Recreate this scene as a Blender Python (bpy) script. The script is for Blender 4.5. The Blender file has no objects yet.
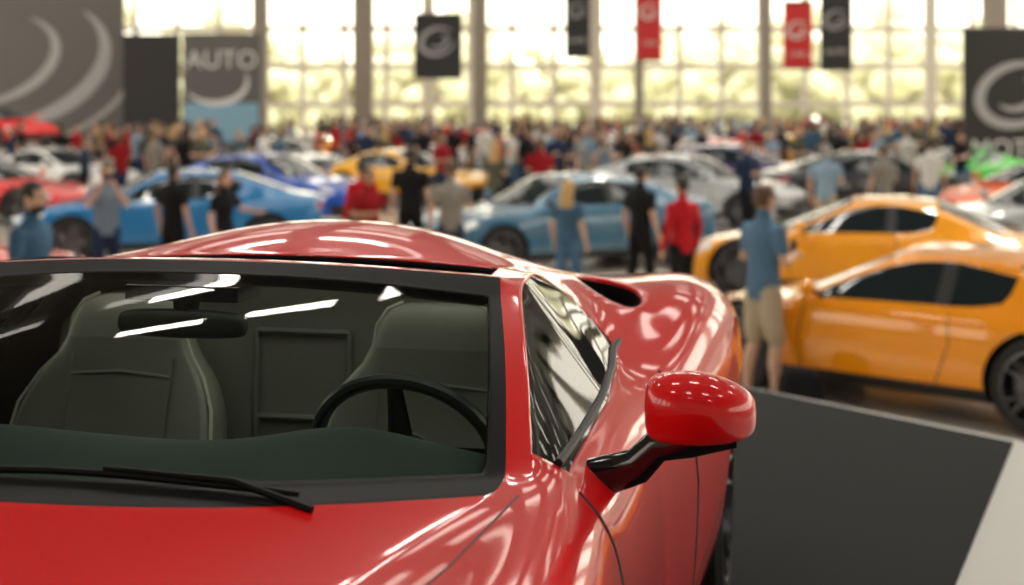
import bpy, bmesh, math, random
import numpy as np
from mathutils import Vector, Matrix
from mathutils.bvhtree import BVHTree
random.seed(7)
D = bpy.data
scene = bpy.context.scene
col = scene.collection
try:
    scene.view_settings.view_transform = 'Standard'
    scene.view_settings.look = 'None'
    scene.view_settings.exposure = 0.2
except Exception as e:
    print(e)

# ------------------------------------------------------------------ materials
def pm(name, color, rough=0.5, metal=0.0, coat=0.0, emis=0.0, noise=0.0, nscale=20.0, spec=0.5):
    m = D.materials.new(name); m.use_nodes = True
    nt = m.node_tree; b = nt.nodes['Principled BSDF']
    c = (color[0], color[1], color[2], 1)
    b.inputs['Base Color'].default_value = c
    b.inputs['Roughness'].default_value = rough
    b.inputs['Metallic'].default_value = metal
    b.inputs['Coat Weight'].default_value = coat
    b.inputs['Coat Roughness'].default_value = 0.05
    b.inputs['Specular IOR Level'].default_value = spec
    if emis > 0:
        b.inputs['Emission Color'].default_value = c
        b.inputs['Emission Strength'].default_value = emis
    if noise > 0:
        tc = nt.nodes.new('ShaderNodeTexCoord'); n = nt.nodes.new('ShaderNodeTexNoise')
        n.inputs['Scale'].default_value = nscale; n.inputs['Detail'].default_value = 4
        r = nt.nodes.new('ShaderNodeMixRGB')
        r.inputs[1].default_value = c
        k = 1 - noise
        r.inputs[2].default_value = (c[0]*k, c[1]*k, c[2]*k, 1)
        nt.links.new(tc.outputs['Object'], n.inputs['Vector'])
        nt.links.new(n.outputs['Fac'], r.inputs[0])
        nt.links.new(r.outputs[0], b.inputs['Base Color'])
    return m

def glassmat(name, tint, gloss=1.0, ior=1.45):
    m = D.materials.new(name); m.use_nodes = True
    nt = m.node_tree; nt.nodes.clear()
    o = nt.nodes.new('ShaderNodeOutputMaterial'); mix = nt.nodes.new('ShaderNodeMixShader')
    t = nt.nodes.new('ShaderNodeBsdfTransparent'); g = nt.nodes.new('ShaderNodeBsdfGlossy')
    f = nt.nodes.new('ShaderNodeFresnel'); f.inputs['IOR'].default_value = ior
    t.inputs['Color'].default_value = (*tint, 1)
    g.inputs['Roughness'].default_value = 0.01
    g.inputs['Color'].default_value = (gloss, gloss, gloss, 1)
    nt.links.new(f.outputs[0], mix.inputs[0]); nt.links.new(t.outputs[0], mix.inputs[1])
    nt.links.new(g.outputs[0], mix.inputs[2]); nt.links.new(mix.outputs[0], o.inputs[0])
    return m

def paint(name, c, rough=0.32, metal=0.0):
    return pm('paint_'+name, c, rough, metal, 1.0, spec=.15)
RED = paint('red', (0.78, 0.003, 0.006), 0.35)
ORANGE = paint('orange', (0.94, 0.33, 0.006))
ORANGE2 = paint('amber', (0.96, 0.38, 0.008))
STEEL = paint('steel_blue', (0.05, 0.15, 0.25))
LBLUE = paint('light_blue', (0.02, 0.18, 0.43))
BLUE = paint('blue', (0.004, 0.08, 0.50))
WHITE = paint('white', (0.8, 0.8, 0.78))
SILVER = paint('silver', (0.42, 0.45, 0.47))
DARK = paint('dark', (0.02, 0.022, 0.03))
PURPLE = paint('purple', (0.05, 0.02, 0.14))
GREEN = paint('green', (0.04, 0.5, 0.03))
YELLOW = paint('yellow', (0.95, 0.46, 0.006))
REDOR = paint('red_orange', (0.88, 0.14, 0.01))
BLACK = pm('black_plastic', (0.012, 0.012, 0.013), 0.45)
FRIT = pm('black_frit', (0.006, 0.006, 0.007), 0.5, spec=.12)
GLOSSBLK = pm('gloss_black', (0.008, 0.008, 0.009), 0.12, coat=.6)
RUBBER = pm('rubber', (0.015, 0.015, 0.015), 0.75)
RIM = pm('rim_metal', (0.12, 0.12, 0.13), 0.3, 0.9)
RIMDK = pm('rim_dark', (0.04, 0.04, 0.045), 0.3, 0.8)
BGLASS = pm('tinted_glass', (0.012, 0.02, 0.024), 0.04, coat=.3)
LAMP = pm('headlight_lens', (0.75, 0.78, 0.8), 0.08, 0.3, 1)
TAIL = pm('tail_lens', (0.4, 0.01, 0.01), 0.1, 0, 1)
CHROME = pm('chrome', (0.7, 0.7, 0.7), 0.1, 1)
WSG = glassmat('windshield_glass', (0.84, 0.93, 0.88), .5, 1.38)
SIDEG = glassmat('side_glass', (0.72, 0.79, 0.75), .8, 1.45)
PANE = glassmat('facade_glass', (0.97, 0.99, 0.97), 0.6, 1.3)
LEATHER = pm('seat_leather', (0.27, 0.275, 0.225), 0.5, noise=0.15, nscale=60)
LEATHER2 = pm('seat_leather_dark', (0.19, 0.195, 0.16), 0.55, noise=0.15, nscale=60)
PIPING = pm('seat_piping', (0.55, 0.54, 0.46), 0.5)
DASH = pm('dashboard_skin', (0.05, 0.075, 0.068), 0.6, noise=0.2, nscale=90)
LINING = pm('cabin_lining', (0.22, 0.235, 0.205), 0.7)
WHEELSKIN = pm('wheel_leather', (0.03, 0.035, 0.034), 0.4)

def mesh_obj(name, verts, faces, mats, idx=None, smooth=True, parent=None, loc=None, angle=None):
    me = D.meshes.new(name)
    me.from_pydata([tuple(v) for v in verts], [], faces)
    for m in mats: me.materials.append(m)
    if idx is not None:
        me.polygons.foreach_set('material_index', idx)
    me.polygons.foreach_set('use_smooth', [smooth]*len(me.polygons))
    me.update()
    if angle: me.set_sharp_from_angle(angle=math.radians(angle))
    o = D.objects.new(name, me); col.objects.link(o)
    if parent: o.parent = parent
    if loc: o.location = loc
    return o

def empty(name, loc=(0, 0, 0), rz=0):
    e = D.objects.new(name, None); e.empty_display_size = 0.3
    col.objects.link(e); e.location = loc; e.rotation_euler = (0, 0, math.radians(rz)); return e

class MB:
    """mesh accumulator"""
    def __init__(s): s.v = []; s.f = []; s.m = []
    def add(s, vs, fs, mi=0, T=None):
        b = len(s.v)
        for p in vs:
            p = Vector(p)
            if T is not None: p = T @ p
            s.v.append(p)
        for f in fs: s.f.append([b+i for i in f]); s.m.append(mi)
    def box(s, c, d, mi=0, T=None):
        x, y, z = c; a, b, h = d[0]/2, d[1]/2, d[2]/2
        vs = [(x+i*a, y+j*b, z+k*h) for i in (-1, 1) for j in (-1, 1) for k in (-1, 1)]
        s.add(vs, [(0,1,3,2),(4,6,7,5),(0,4,5,1),(2,3,7,6),(0,2,6,4),(1,5,7,3)], mi, T)
    def sph(s, c, r, mi=0, n=12, m=8, T=None):
        vs = []; fs = []
        vs.append((c[0], c[1], c[2]+r[2]))
        for i in range(1, m):
            a = math.pi*i/m
            for j in range(n):
                t = 2*math.pi*j/n
                vs.append((c[0]+r[0]*math.sin(a)*math.cos(t), c[1]+r[1]*math.sin(a)*math.sin(t), c[2]+r[2]*math.cos(a)))
        vs.append((c[0], c[1], c[2]-r[2])); L = len(vs)-1
        for j in range(n):
            k = (j+1) % n
            fs.append((0, 1+j, 1+k)); fs.append((L, 1+(m-2)*n+k, 1+(m-2)*n+j))
            for i in range(m-2):
                fs.append((1+i*n+j, 1+(i+1)*n+j, 1+(i+1)*n+k, 1+i*n+k))
        s.add(vs, fs, mi, T)
    def tube(s, pts, rad, mi=0, n=8, closed=False, T=None, flat=None):
        pts = [Vector(p) for p in pts]
        if not hasattr(rad, '__len__'): rad = [rad]*len(pts)
        vs = []; fs = []; up = None
        N = len(pts)
        for i, p in enumerate(pts):
            if closed: d = (pts[(i+1) % N]-pts[i-1])
            else: d = pts[min(i+1, N-1)]-pts[max(i-1, 0)]
            d.normalize()
            if up is None:
                up = Vector((0, 0, 1)) if abs(d.z) < .9 else Vector((0, 1, 0))
            sx = d.cross(up); sx.normalize(); up = sx.cross(d); up.normalize()
            for j in range(n):
                t = 2*math.pi*j/n
                fl = flat if flat else 1
                vs.append(p+sx*math.cos(t)*rad[i]+up*math.sin(t)*rad[i]*fl)
        for i in range(N if closed else N-1):
            a = i*n; b = ((i+1) % N)*n
            for j in range(n):
                k = (j+1) % n
                fs.append((a+j, b+j, b+k, a+k))
        if not closed:
            fs.append(tuple(range(n))); fs.append(tuple((N-1)*n+j for j in reversed(range(n))))
        s.add(vs, fs, mi, T)
    def lathe(s, prof, mi=0, n=32, T=None):
        vs = []; fs = []
        for (x, r) in prof:
            for j in range(n):
                t = 2*math.pi*j/n
                vs.append((x, r*math.cos(t), r*math.sin(t)))
        for i in range(len(prof)-1):
            for j in range(n):
                k = (j+1) % n
                fs.append((i*n+j, i*n+k, (i+1)*n+k, (i+1)*n+j))
        s.add(vs, fs, mi, T)
    def obj(s, name, mats, parent=None, smooth=True, angle=35, loc=None):
        o = mesh_obj(name, s.v, s.f, mats, s.m, smooth, parent, loc, None)
        bm = bmesh.new(); bm.from_mesh(o.data)
        bmesh.ops.recalc_face_normals(bm, faces=bm.faces); bm.to_mesh(o.data); bm.free()
        if angle: o.data.set_sharp_from_angle(angle=math.radians(angle))
        return o

def evaluated(o):
    dg = bpy.context.evaluated_depsgraph_get(); dg.update()
    return D.meshes.new_from_object(o.evaluated_get(dg), preserve_all_data_layers=True, depsgraph=dg)

# ------------------------------------------------------------------ wheel
def wheel_into(mb, x, y, r, side, mt, mr, md):
    T = Matrix.Translation((x, y, r)) @ Matrix.Diagonal((side, 1, 1, 1))
    w = .24; ri = r*.76
    mb.lathe([(-w, ri), (-w, r*.94), (-w+.02, r*.985), (-w+.06, r), (-.06, r), (-.02, r*.985), (0, r*.93), (-.005, ri), (-.02, ri*.97), (-.20, ri*.93)], mt, 36, T)
    mb.lathe([(-.005, ri), (-.002, ri*.955), (-.03, ri*.93), (-.18, ri*.9)], mr, 36, T)
    mb.lathe([(-.12, ri*.88), (-.12, .02)], md, 28, T)
    mb.lathe([(-.10, ri*.72), (-.085, ri*.70), (-.085, .02)], mr, 28, T)
    for k in range(5):
        for dd in (-.17, .17):
            a = 2*math.pi*k/5
            p0 = (-.035, .05*math.cos(a), .05*math.sin(a))
            p1 = (-.02, ri*.95*math.cos(a+dd), ri*.95*math.sin(a+dd))
            pm_ = tuple((p0[i]+p1[i])/2+(-.012 if i == 0 else 0) for i in range(3))
            mb.tube([p0, pm_, p1], [.020, .015, .017], mr, 6, T=T)
    mb.lathe([(-.05, .065), (-.02, .055), (-.015, .0)], mr, 20, T)

# ------------------------------------------------------------------ car cage
def car_body(rows, matfn, creasefn, wheels, levels, mats, black_i, inset=None):
    bm = bmesh.new(); cl = bm.edges.layers.float.new('crease_edge')
    nJ = len(rows[0]); V = {}
    for i, r in enumerate(rows):
        for j, p in enumerate(r):
            for s in (1, -1):
                if j in (0, nJ-1) and s == -1: V[i, j, s] = V[i, j, 1]; continue
                V[i, j, s] = bm.verts.new((p[0]*s, p[1], p[2]))
    F = {}
    for s in (1, -1):
        for i in range(len(rows)-1):
            for j in range(nJ-1):
                vs = [V[i, j, s], V[i+1, j, s], V[i+1, j+1, s], V[i, j+1, s]]
                if s == -1: vs.reverse()
                f = bm.faces.new(vs); f.material_index = matfn(i, j); F[i, j, s] = f
    for i, tag in ((0, -1), (len(rows)-1, 99)):
        for j in range(nJ-1):
            vs = []
            for v in (V[i, j, 1], V[i, j+1, 1], V[i, j+1, -1], V[i, j, -1]):
                if v not in vs: vs.append(v)
            f = bm.faces.new(vs); f.material_index = matfn(tag, j)
    for s in (1, -1):
        for i in range(len(rows)):
            for j in range(nJ):
                if i < len(rows)-1:
                    e = bm.edges.get((V[i, j, s], V[i+1, j, s]))
                    if e: e[cl] = creasefn(i, j, 'L')
                if j < nJ-1:
                    e = bm.edges.get((V[i, j, s], V[i, j+1, s]))
                    if e: e[cl] = creasefn(i, j, 'T')
    bmesh.ops.recalc_face_normals(bm, faces=bm.faces)
    if inset:
        for (i, j, th, dp, mi) in inset:
            for s in (1, -1):
                f = F[i, j, s]
                bmesh.ops.inset_individual(bm, faces=[f], thickness=th, depth=0)
                bmesh.ops.inset_individual(bm, faces=[f], thickness=th*.3, depth=-dp)
                f.material_index = mi
                for e in f.edges:
                    for g in e.link_faces:
                        g.material_index = mi
                    e[cl] = .6
    me = D.meshes.new('tmp_body'); bm.to_mesh(me); bm.free()
    for m in mats: me.materials.append(m)
    o = D.objects.new('tmp_body', me); col.objects.link(o)
    sb = o.modifiers.new('s', 'SUBSURF'); sb.levels = levels; sb.render_levels = levels
    cutters = []
    for (wy, r, x0) in wheels:
        for s in (1, -1):
            b = MB(); n = 48; vs = []
            for x in (x0*s, 1.5*s):
                for k in range(n):
                    t = 2*math.pi*k/n
                    vs.append((x, wy+(r+.045)*math.cos(t), r+(r+.045)*math.sin(t)))
            fs = [(k, (k+1) % n, n+(k+1) % n, n+k) for k in range(n)]+[tuple(range(n)), tuple(n+k for k in reversed(range(n)))]
            b.add(vs, fs, black_i)
            c = b.obj('tmp_cut', mats, angle=None)
            md = o.modifiers.new('b', 'BOOLEAN'); md.operation = 'DIFFERENCE'; md.object = c; md.solver = 'EXACT'
            cutters.append(c)
    res = evaluated(o)
    D.objects.remove(o)
    for c in cutters: D.objects.remove(c)
    res.polygons.foreach_set('use_smooth', [True]*len(res.polygons))
    return res

def submesh(me, keep, name, mats):
    bm = bmesh.new(); bm.from_mesh(me)
    bmesh.ops.delete(bm, geom=[f for f in bm.faces if f.material_index not in keep], context='FACES')
    idx = [f.material_index for f in bm.faces]
    n = D.meshes.new(name); bm.to_mesh(n); bm.free()
    for m in mats: n.materials.append(m)
    n.polygons.foreach_set('material_index', idx)
    n.update()
    return n

# ------------------------------------------------------------------ HERO CAR
STAGE = 0.9
hero = empty('red_sports_car', (-0.62, 3.0, STAGE), -12)
def sw(lst, y, k, w):
    return [(x, y+k*(x/w)**2, z) for (x, z) in lst]
rows = [
 sw([(0,.22),(.5,.22),(.62,.27),(.68,.36),(.62,.44),(.5,.47),(.4,.49),(.3,.5),(.15,.51),(0,.51)], -2.32, .15, .7),
 sw([(0,.13),(.7,.13),(.86,.25),(.9,.42),(.84,.54),(.70,.56),(.58,.56),(.45,.56),(.22,.57),(0,.57)], -2.15, .22, .9),
 sw([(0,.12),(.85,.12),(.95,.26),(.98,.50),(.94,.71),(.80,.76),(.66,.72),(.5,.67),(.25,.66),(0,.67)], -1.8, .05, .9),
 sw([(0,.12),(.86,.12),(.98,.28),(1.01,.56),(.98,.80),(.85,.885),(.70,.83),(.52,.76),(.25,.76),(0,.78)], -1.4, 0, .9),
 sw([(0,.12),(.86,.12),(.97,.28),(.99,.56),(.96,.81),(.86,.885),(.74,.85),(.58,.83),(.3,.845),(0,.86)], -1.05, .02, .9),
 [(0,-.75,.12),(.86,-.75,.12),(.96,-.75,.28),(.97,-.7,.55),(.94,-.62,.80),(.845,-.58,.872),(.790,-.56,.882),(.74,-.62,.88),(.4,-.86,.90),(0,-.93,.91)],
 [(0,-.5,.12),(.86,-.5,.12),(.95,-.5,.28),(.95,-.5,.55),(.925,-.5,.80),(.82,-.46,.872),(.775,-.50,.888),(.738,-.54,.888),(.38,-.78,.91),(0,-.85,.92)],
 [(0,-.2,.12),(.86,-.2,.12),(.94,-.2,.28),(.94,-.2,.55),(.93,-.2,.80),(.82,-.2,.88),(.715,-.24,1.02),(.682,-.275,1.022),(.35,-.43,1.055),(0,-.47,1.065)],
 [(0,.02,.12),(.86,.02,.12),(.94,.02,.28),(.94,.02,.55),(.93,.02,.805),(.82,.02,.885),(.65,.0,1.105),(.618,-.035,1.106),(.3,-.085,1.144),(0,-.105,1.151)],
 [(0,.06,.12),(.86,.06,.12),(.94,.06,.28),(.94,.06,.55),(.93,.06,.805),(.82,.06,.886),(.64,.07,1.125),(.60,.04,1.138),(.3,-.03,1.164),(0,-.05,1.169)],
 [(0,.15,.12),(.86,.15,.12),(.945,.15,.28),(.945,.15,.55),(.935,.15,.807),(.812,.15,.892),(.637,.15,1.125),(.575,.06,1.138),(.29,-.005,1.164),(0,-.02,1.170)],
 [(0,.32,.12),(.86,.32,.12),(.95,.32,.28),(.95,.32,.55),(.94,.3,.81),(.80,.3,.90),(.62,.32,1.12),(.54,.32,1.13),(.27,.32,1.14),(0,.32,1.145)],
 [(0,.50,.12),(.87,.50,.12),(.96,.50,.28),(.96,.50,.56),(.95,.50,.83),(.785,.50,.92),(.645,.48,1.065),(.53,.46,1.10),(.26,.44,1.12),(0,.44,1.125)],
 [(0,.72,.12),(.87,.72,.12),(.97,.72,.28),(.98,.72,.57),(.965,.72,.87),(.80,.72,.955),(.630,.70,1.065),(.46,.67,1.125),(.24,.67,1.188),(0,.67,1.208)],
 [(0,.98,.12),(.87,.98,.12),(.98,.98,.28),(1.01,.98,.59),(.99,.98,.925),(.82,.98,1.0),(.60,.98,1.035),(.42,.96,1.08),(.22,.96,1.155),(0,.97,1.175)],
 sw([(0,.13),(.88,.13),(1.0,.3),(1.035,.62),(1.02,.93),(.87,1.02),(.62,.98),(.44,1.0),(.22,1.05),(0,1.065)], 1.25, 0, 1),
 sw([(0,.13),(.88,.13),(1.0,.3),(1.04,.62),(1.02,.90),(.87,1.0),(.6,.95),(.42,.95),(.2,.97),(0,.975)], 1.55, 0, 1),
 sw([(0,.16),(.82,.16),(.95,.3),(.98,.6),(.95,.84),(.83,.93),(.6,.92),(.42,.91),(.2,.92),(0,.92)], 1.95, -.05, 1),
 sw([(0,.25),(.7,.25),(.88,.35),(.92,.6),(.88,.8),(.78,.87),(.6,.87),(.42,.87),(.2,.87),(0,.87)], 2.17, -.12, 1),
 sw([(0,.35),(.55,.35),(.7,.4),(.75,.6),(.72,.75),(.62,.8),(.5,.8),(.36,.8),(.2,.8),(0,.8)], 2.2, -.12, 1),
]
for r in rows:
    a, b = r[7], r[8]; t = .06
    r.insert(8, tuple(a[q]*(1-t)+b[q]*t for q in range(3)))
# 0 red,1 frit,2 windshield,3 side glass,4 gloss black,5 head,6 tail,7 lining,8 open
def hmat(i, j):
    if i == -1: return 1 if j < 5 else 0
    if i == 99: return 1
    if j == 0: return 1
    if i == 5 and j in (7, 8, 9): return 1
    if i in (6, 7) and j == 7: return 1
    if i in (6, 7) and j in (8, 9): return 2
    if i == 8 and j in (7, 8, 9): return 1
    if i in (10, 11) and j in (7, 8, 9): return 8
    if i in (6, 7, 8, 9, 10, 11) and j == 5: return 3
    if i in (14,) and j in (8, 9): return 4
    if i == 1 and j == 4: return 5
    if i == 18 and j == 4: return 6
    return 0
def hcr(i, j, k):
    if k == 'L':
        if j == 5 and 5 <= i <= 11: return .7
        if j == 6 and 5 <= i <= 11: return .6
        if j == 7 and 5 <= i <= 11: return .6
        if j == 8 and 6 <= i <= 8: return .6
        if j == 4: return .15
        if j == 1: return .5
    else:
        if i == 5 and j >= 7: return .7
        if i == 6 and j >= 7: return .5
        if i in (8, 9, 10) and j >= 7: return .5
        if i == 12 and j >= 7: return .8
        if i == 12 and j == 5: return .7
        if i == 9 and j == 6: return .2
    return 0
hm = [RED, FRIT, WSG, SIDEG, GLOSSBLK, LAMP, TAIL, LINING, LINING]
R_ = .35
body = car_body(rows, hmat, hcr, [(-1.38, R_, .66), (1.42, R_, .66)], 4, hm, 1, inset=[(13, 5, .014, .07, 1)])
bvh = BVHTree.FromPolygons([v.co for v in body.vertices], [tuple(p.vertices) for p in body.polygons])
shell = submesh(body, {0, 1, 4, 5, 6}, 'body_shell', hm)
shell.set_sharp_from_angle(angle=math.radians(40))
so = D.objects.new('body_shell', shell); col.objects.link(so); so.parent = hero
sd = so.modifiers.new('sol', 'SOLIDIFY'); sd.thickness = .022; sd.offset = -1; sd.material_offset = 7; sd.material_offset_rim = 1
for nm, k in (('windshield', {2}), ('side_windows', {3})):
    g = submesh(body, k, nm, hm)
    go = D.objects.new(nm, g); col.objects.link(go); go.parent = hero

def cast_down(x, y, off=0.0):
    h = bvh.ray_cast(Vector((x, y, 3)), Vector((0, 0, -1)))
    return h[0]+h[1]*off if h[0] is not None else None
def cast_side(y, z, s=1, off=0.0):
    h = bvh.ray_cast(Vector((3*s, y, z)), Vector((-s, 0, 0)))
    return h[0]+h[1]*off*(1 if h[1].x*s > 0 else -1) if h[0] is not None else None
def lerp_pts(pl, n=10):
    out = []
    for a, b in zip(pl[:-1], pl[1:]):
        for k in range(n):
            t = k/n; out.append((a[0]*(1-t)+b[0]*t, a[1]*(1-t)+b[1]*t))
    out.append(pl[-1]); return out
seams = MB()
for s in (1, -1):
    pts = [cast_side(y, z, s) for y, z in lerp_pts([(-.50, .855), (-.60, .7), (-.60, .4), (-.5, .24), (.35, .24), (.48, .35), (.56, .6), (.50, .80), (.50, .87)])]
    seams.tube([p for p in pts if p is not None], .0035, 0, 6)
    pts = [cast_down(x*s, y) for x, y in lerp_pts([(.775, -.62), (.74, -.9), (.66, -1.3), (.55, -1.7), (.4, -1.98), (0, -2.05)])]
    seams.tube([p for p in pts if p is not None], .002, 0, 6)
    pts = [cast_side(y, z, s, .002) for y, z in lerp_pts([(-.44, .885), (-.1, .895), (.3, .91), (.5, .935)])]
    seams.tube([p for p in pts if p is not None], .008, 0, 8)
seams.obj('panel_gaps', [BLACK], hero)

w = MB()
for s in (1, -1):
    for y in (-1.38, 1.42):
        wheel_into(w, .985*s, y, R_, s, 0, 1, 2)
w.obj('wheels', [RUBBER, RIMDK, BLACK], hero)

wp = MB()
for a, b, piv in (((.47, -.775), (-.14, -.83), (.50, -.80)), ((-.06, -.86), (-.60, -.63), (-.02, -.89))):
    pts = []
    for k in range(13):
        t = k/12
        pts.append(cast_down(a[0]*(1-t)+b[0]*t, a[1]*(1-t)+b[1]*t, .009))
    wp.tube(pts, [.004]+[.006]*11+[.004], 0, 6)
    pv = cast_down(piv[0], piv[1], .004)
    wp.tube([pv]+[p+Vector((0, .0, .008)) for p in pts[2:7]], [.006, .006, .006, .005, .005, .004], 0, 6)
wp.obj('wipers', [FRIT], hero)

def sub_cage(name, rings, mats, parent, levels=2, mi=None, cap=True):
    vs = []; fs = []; n = len(rings[0]); idx = []
    for r in rings: vs += r
    for i in range(len(rings)-1):
        for j in range(n):
            k = (j+1) % n
            fs.append((i*n+j, i*n+k, (i+1)*n+k, (i+1)*n+j)); idx.append(mi(i, j) if mi else 0)
    fs.append(tuple(reversed(range(n)))); idx.append(mi(-1, 0) if mi else 0)
    fs.append(tuple((len(rings)-1)*n+j for j in range(n))); idx.append(mi(99, 0) if mi else 0)
    o = mesh_obj(name, vs, fs, mats, idx, True, parent)
    bm = bmesh.new(); bm.from_mesh(o.data); bmesh.ops.recalc_face_normals(bm, faces=bm.faces); bm.to_mesh(o.data); bm.free()
    m = o.modifiers.new('s', 'SUBSURF'); m.levels = levels; m.render_levels = levels
    return o
for s in (1, -1):
    rings = []
    for x, y0, zc, dy, hz in ((.945, -.36, .965, .03, .030), (.955, -.37, .967, .055, .056), (1.02, -.375, .973, .08, .064), (1.08, -.37, .968, .078, .055), (1.12, -.35, .960, .06, .038), (1.135, -.34, .955, .035, .018)):
        ring = []
        for k in range(10):
            t = 2*math.pi*k/10
            cy = math.cos(t); sz = math.sin(t)
            yy = y0+dy*(cy if cy < 0 else cy*.45)
            ring.append((x*s, yy, zc+hz*sz+(.012 if sz > 0 else 0)))
        rings.append(ring)
    sub_cage('mirror_housing', rings, [RED, GLOSSBLK], hero, 3)
    mg = MB(); mg.sph((1.04*s, -.335, .968), (.08, .006, .048), 0, 24, 12)
    mg.obj('mirror_glass', [CHROME], hero)
    st = MB()
    p = cast_side(-.34, .835, s)
    st.tube([Vector((p.x-.02*s, -.33, .835)), Vector((.93*s, -.345, .865)), Vector((.965*s, -.36, .905)), Vector((1.02*s, -.37, .918)), Vector((1.10*s, -.365, .928))], [.028, .024, .022, .022, .014], 0, 12, flat=1.3)
    st.obj('mirror_arm', [GLOSSBLK], hero)

# interior
def seat(px, s=1):
    e = empty('seat'); e.parent = hero; e.location = (px, .27, .0)
    def ring(z, w, t, yc, bol, n=24, ex=.6):
        r = []
        for k in range(n):
            a = 2*math.pi*k/n; c, sn = math.cos(a), math.sin(a)
            x = w*math.copysign(abs(c)**ex, c); y = t*math.copysign(abs(sn)**ex, sn)
            if y < 0: y -= bol*(abs(x)/w)**3
            r.append((x, yc+y, z))
        return r
    prof = [(.38, .20, .05, .0, .03), (.42, .245, .06, .005, .07), (.55, .26, .06, .03, .09), (.68, .265, .055, .06, .09), (.78, .25, .05, .08, .07),
            (.845, .215, .048, .095, .045), (.89, .175, .048, .10, .02), (.93, .155, .05, .105, .012), (.98, .148, .05, .11, .01), (1.015, .125, .042, .115, .005), (1.03, .09, .02, .115, 0)]
    sub_cage('seat_back', [ring(*p) for p in prof], [LEATHER, LEATHER2], e, 1, mi=lambda i, j: 1 if (14 <= j <= 21 and 0 < i < 7) else 0)
    cu = []
    for yy, w, h, zc in ((-.50, .18, .03, .36), (-.48, .23, .06, .37), (-.3, .255, .075, .36), (-.1, .255, .07, .33), (.04, .24, .06, .32), (.06, .2, .03, .32)):
        r = []
        for k in range(20):
            a = 2*math.pi*k/20; c, sn = math.cos(a), math.sin(a)
            x = w*math.copysign(abs(c)**.6, c); z = h*math.copysign(abs(sn)**.6, sn)
            if z > 0: z += .04*(abs(x)/w)**3
            r.append((x, yy, zc+z))
        cu.append(r)
    sub_cage('seat_cushion', cu, [LEATHER], e, 1)
    pp = MB()
    for q in (1, -1):
        pts = []
        for (z, w, t, yc, b) in prof[1:]:
            pts.append((q*w*.985, yc-t*.35-b*.8, z))
        pp.tube(pts, .0045, 0, 6)
        pts = [(q*.13, yc-t-.004-b*.12, z) for (z, w, t, yc, b) in prof[1:7]]
        pp.tube(pts, .004, 1, 6)
    for z_, yc in ((.56, -.03), (.70, .0), (.845, .047)):
        pp.tube([(-.13, yc-.007, z_), (0, yc-.004, z_+.01), (.13, yc-.007, z_)], .004, 1, 6)
    pp.obj('seat_piping', [PIPING, LEATHER2], e)
seat(-.385); seat(.385)

rings = []
for i in range(17):
    x = -.73+1.46*i/16; q = (x/.73)**2
    hump = .045*math.exp(-((x-.42)/.17)**2)
    c2 = .02*math.exp(-((x+.35)/.3)**2)
    rings.append([(x, -.80+.27*q, .55), (x, -.82+.29*q, .862-.02*q), (x, -.66+.14*q, .872-.02*q), (x, -.52, .872+hump*.4+c2), (x, -.42, .875+hump+c2), (x, -.36, .872+hump*1.1+c2),
                  (x, -.32, .85+hump*.9), (x, -.33, .80), (x, -.30, .70), (x, -.38, .55)])
sub_cage('dashboard', rings, [DASH], hero, 1)
ib = MB()
for k in range(3):
    ib.tube([(.42+(k-1)*.11, -.36, .82), (.42+(k-1)*.11, -.325, .825)], [.045, .045], 0, 20)
ib.obj('gauges', [GLOSSBLK], hero)
tb = MB()
tb.box((0, -.05, .30), (.22, 1.0, .36), 0); tb.box((0, -.3, .20), (1.6, 1.3, .03), 0)
tb.obj('centre_console', [DASH], hero)
ringsb = []
for x, hz in ((-.68, 0), (-.64, 0), (-.5, .10), (-.25, .14), (0, .145), (.25, .14), (.5, .10), (.64, 0), (.68, 0)):
    ringsb.append([(x, .58, .15), (x, .50, .2), (x, .51, .6), (x, .52, .90), (x, .52, .94+hz), (x, .56, .95+hz), (x, .62, .92), (x, .62, .15)])
sub_cage('rear_bulkhead', ringsb, [LEATHER], hero, 1)
# bulkhead panel seams: vertical ribs and a small divider window between the seats
br = MB()
for x in (-.12, .12, -.62, .62): br.tube([(x, .50, .5), (x, .505, .75), (x, .512, .93)], .008, 0, 6)
br.tube([(-.12, .512, .93), (.12, .512, .93)], .008, 0, 6); br.tube([(-.12, .505, .72), (.12, .505, .72)], .008, 0, 6)
br.obj('bulkhead_trim', [LINING], hero)
swe = empty('steering_wheel'); swe.parent = hero; swe.location = (.47, -.20, .835); swe.rotation_euler = (math.radians(-62), 0, 0)
sm = MB()
sm.tube([(.172*math.cos(t), .165*math.sin(t), 0) for t in [2*math.pi*k/40 for k in range(40)]], .0145, 0, 10, closed=True)
for a in (0, 180, 270):
    a = math.radians(a); sm.tube([(.05*math.cos(a), .05*math.sin(a), -.015), (.165*math.cos(a), .16*math.sin(a), -.002)], [.024, .014], 1, 8, flat=.35)
sm.sph((0, 0, -.012), (.06, .055, .022), 0, 18, 10)
sm.tube([(0, 0, -.02), (0, 0, -.2)], .03, 1, 12)
sm.obj('rim_and_spokes', [WHEELSKIN, BLACK], swe)
rv = MB()
rv.box((0, -.12, 1.115), (.24, .12, .03), 0)
rv.tube([(0, -.15, 1.11), (0, -.16, 1.06)], [.03, .022], 0, 10)
rv.obj('mirror_mount', [BLACK], hero)
rr = []
for x, h in ((-.135, .018), (-.13, .028), (-.06, .034), (.06, .034), (.13, .028), (.135, .018)):
    rr.append([(x, -.19, 1.055-h), (x, -.19, 1.055+h), (x, -.155, 1.055+h*.9), (x, -.155, 1.055-h*.9)])
sub_cage('rear_view_mirror', rr, [pm('mirror_shell', (.04, .045, .042), .4)], hero, 2)

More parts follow.
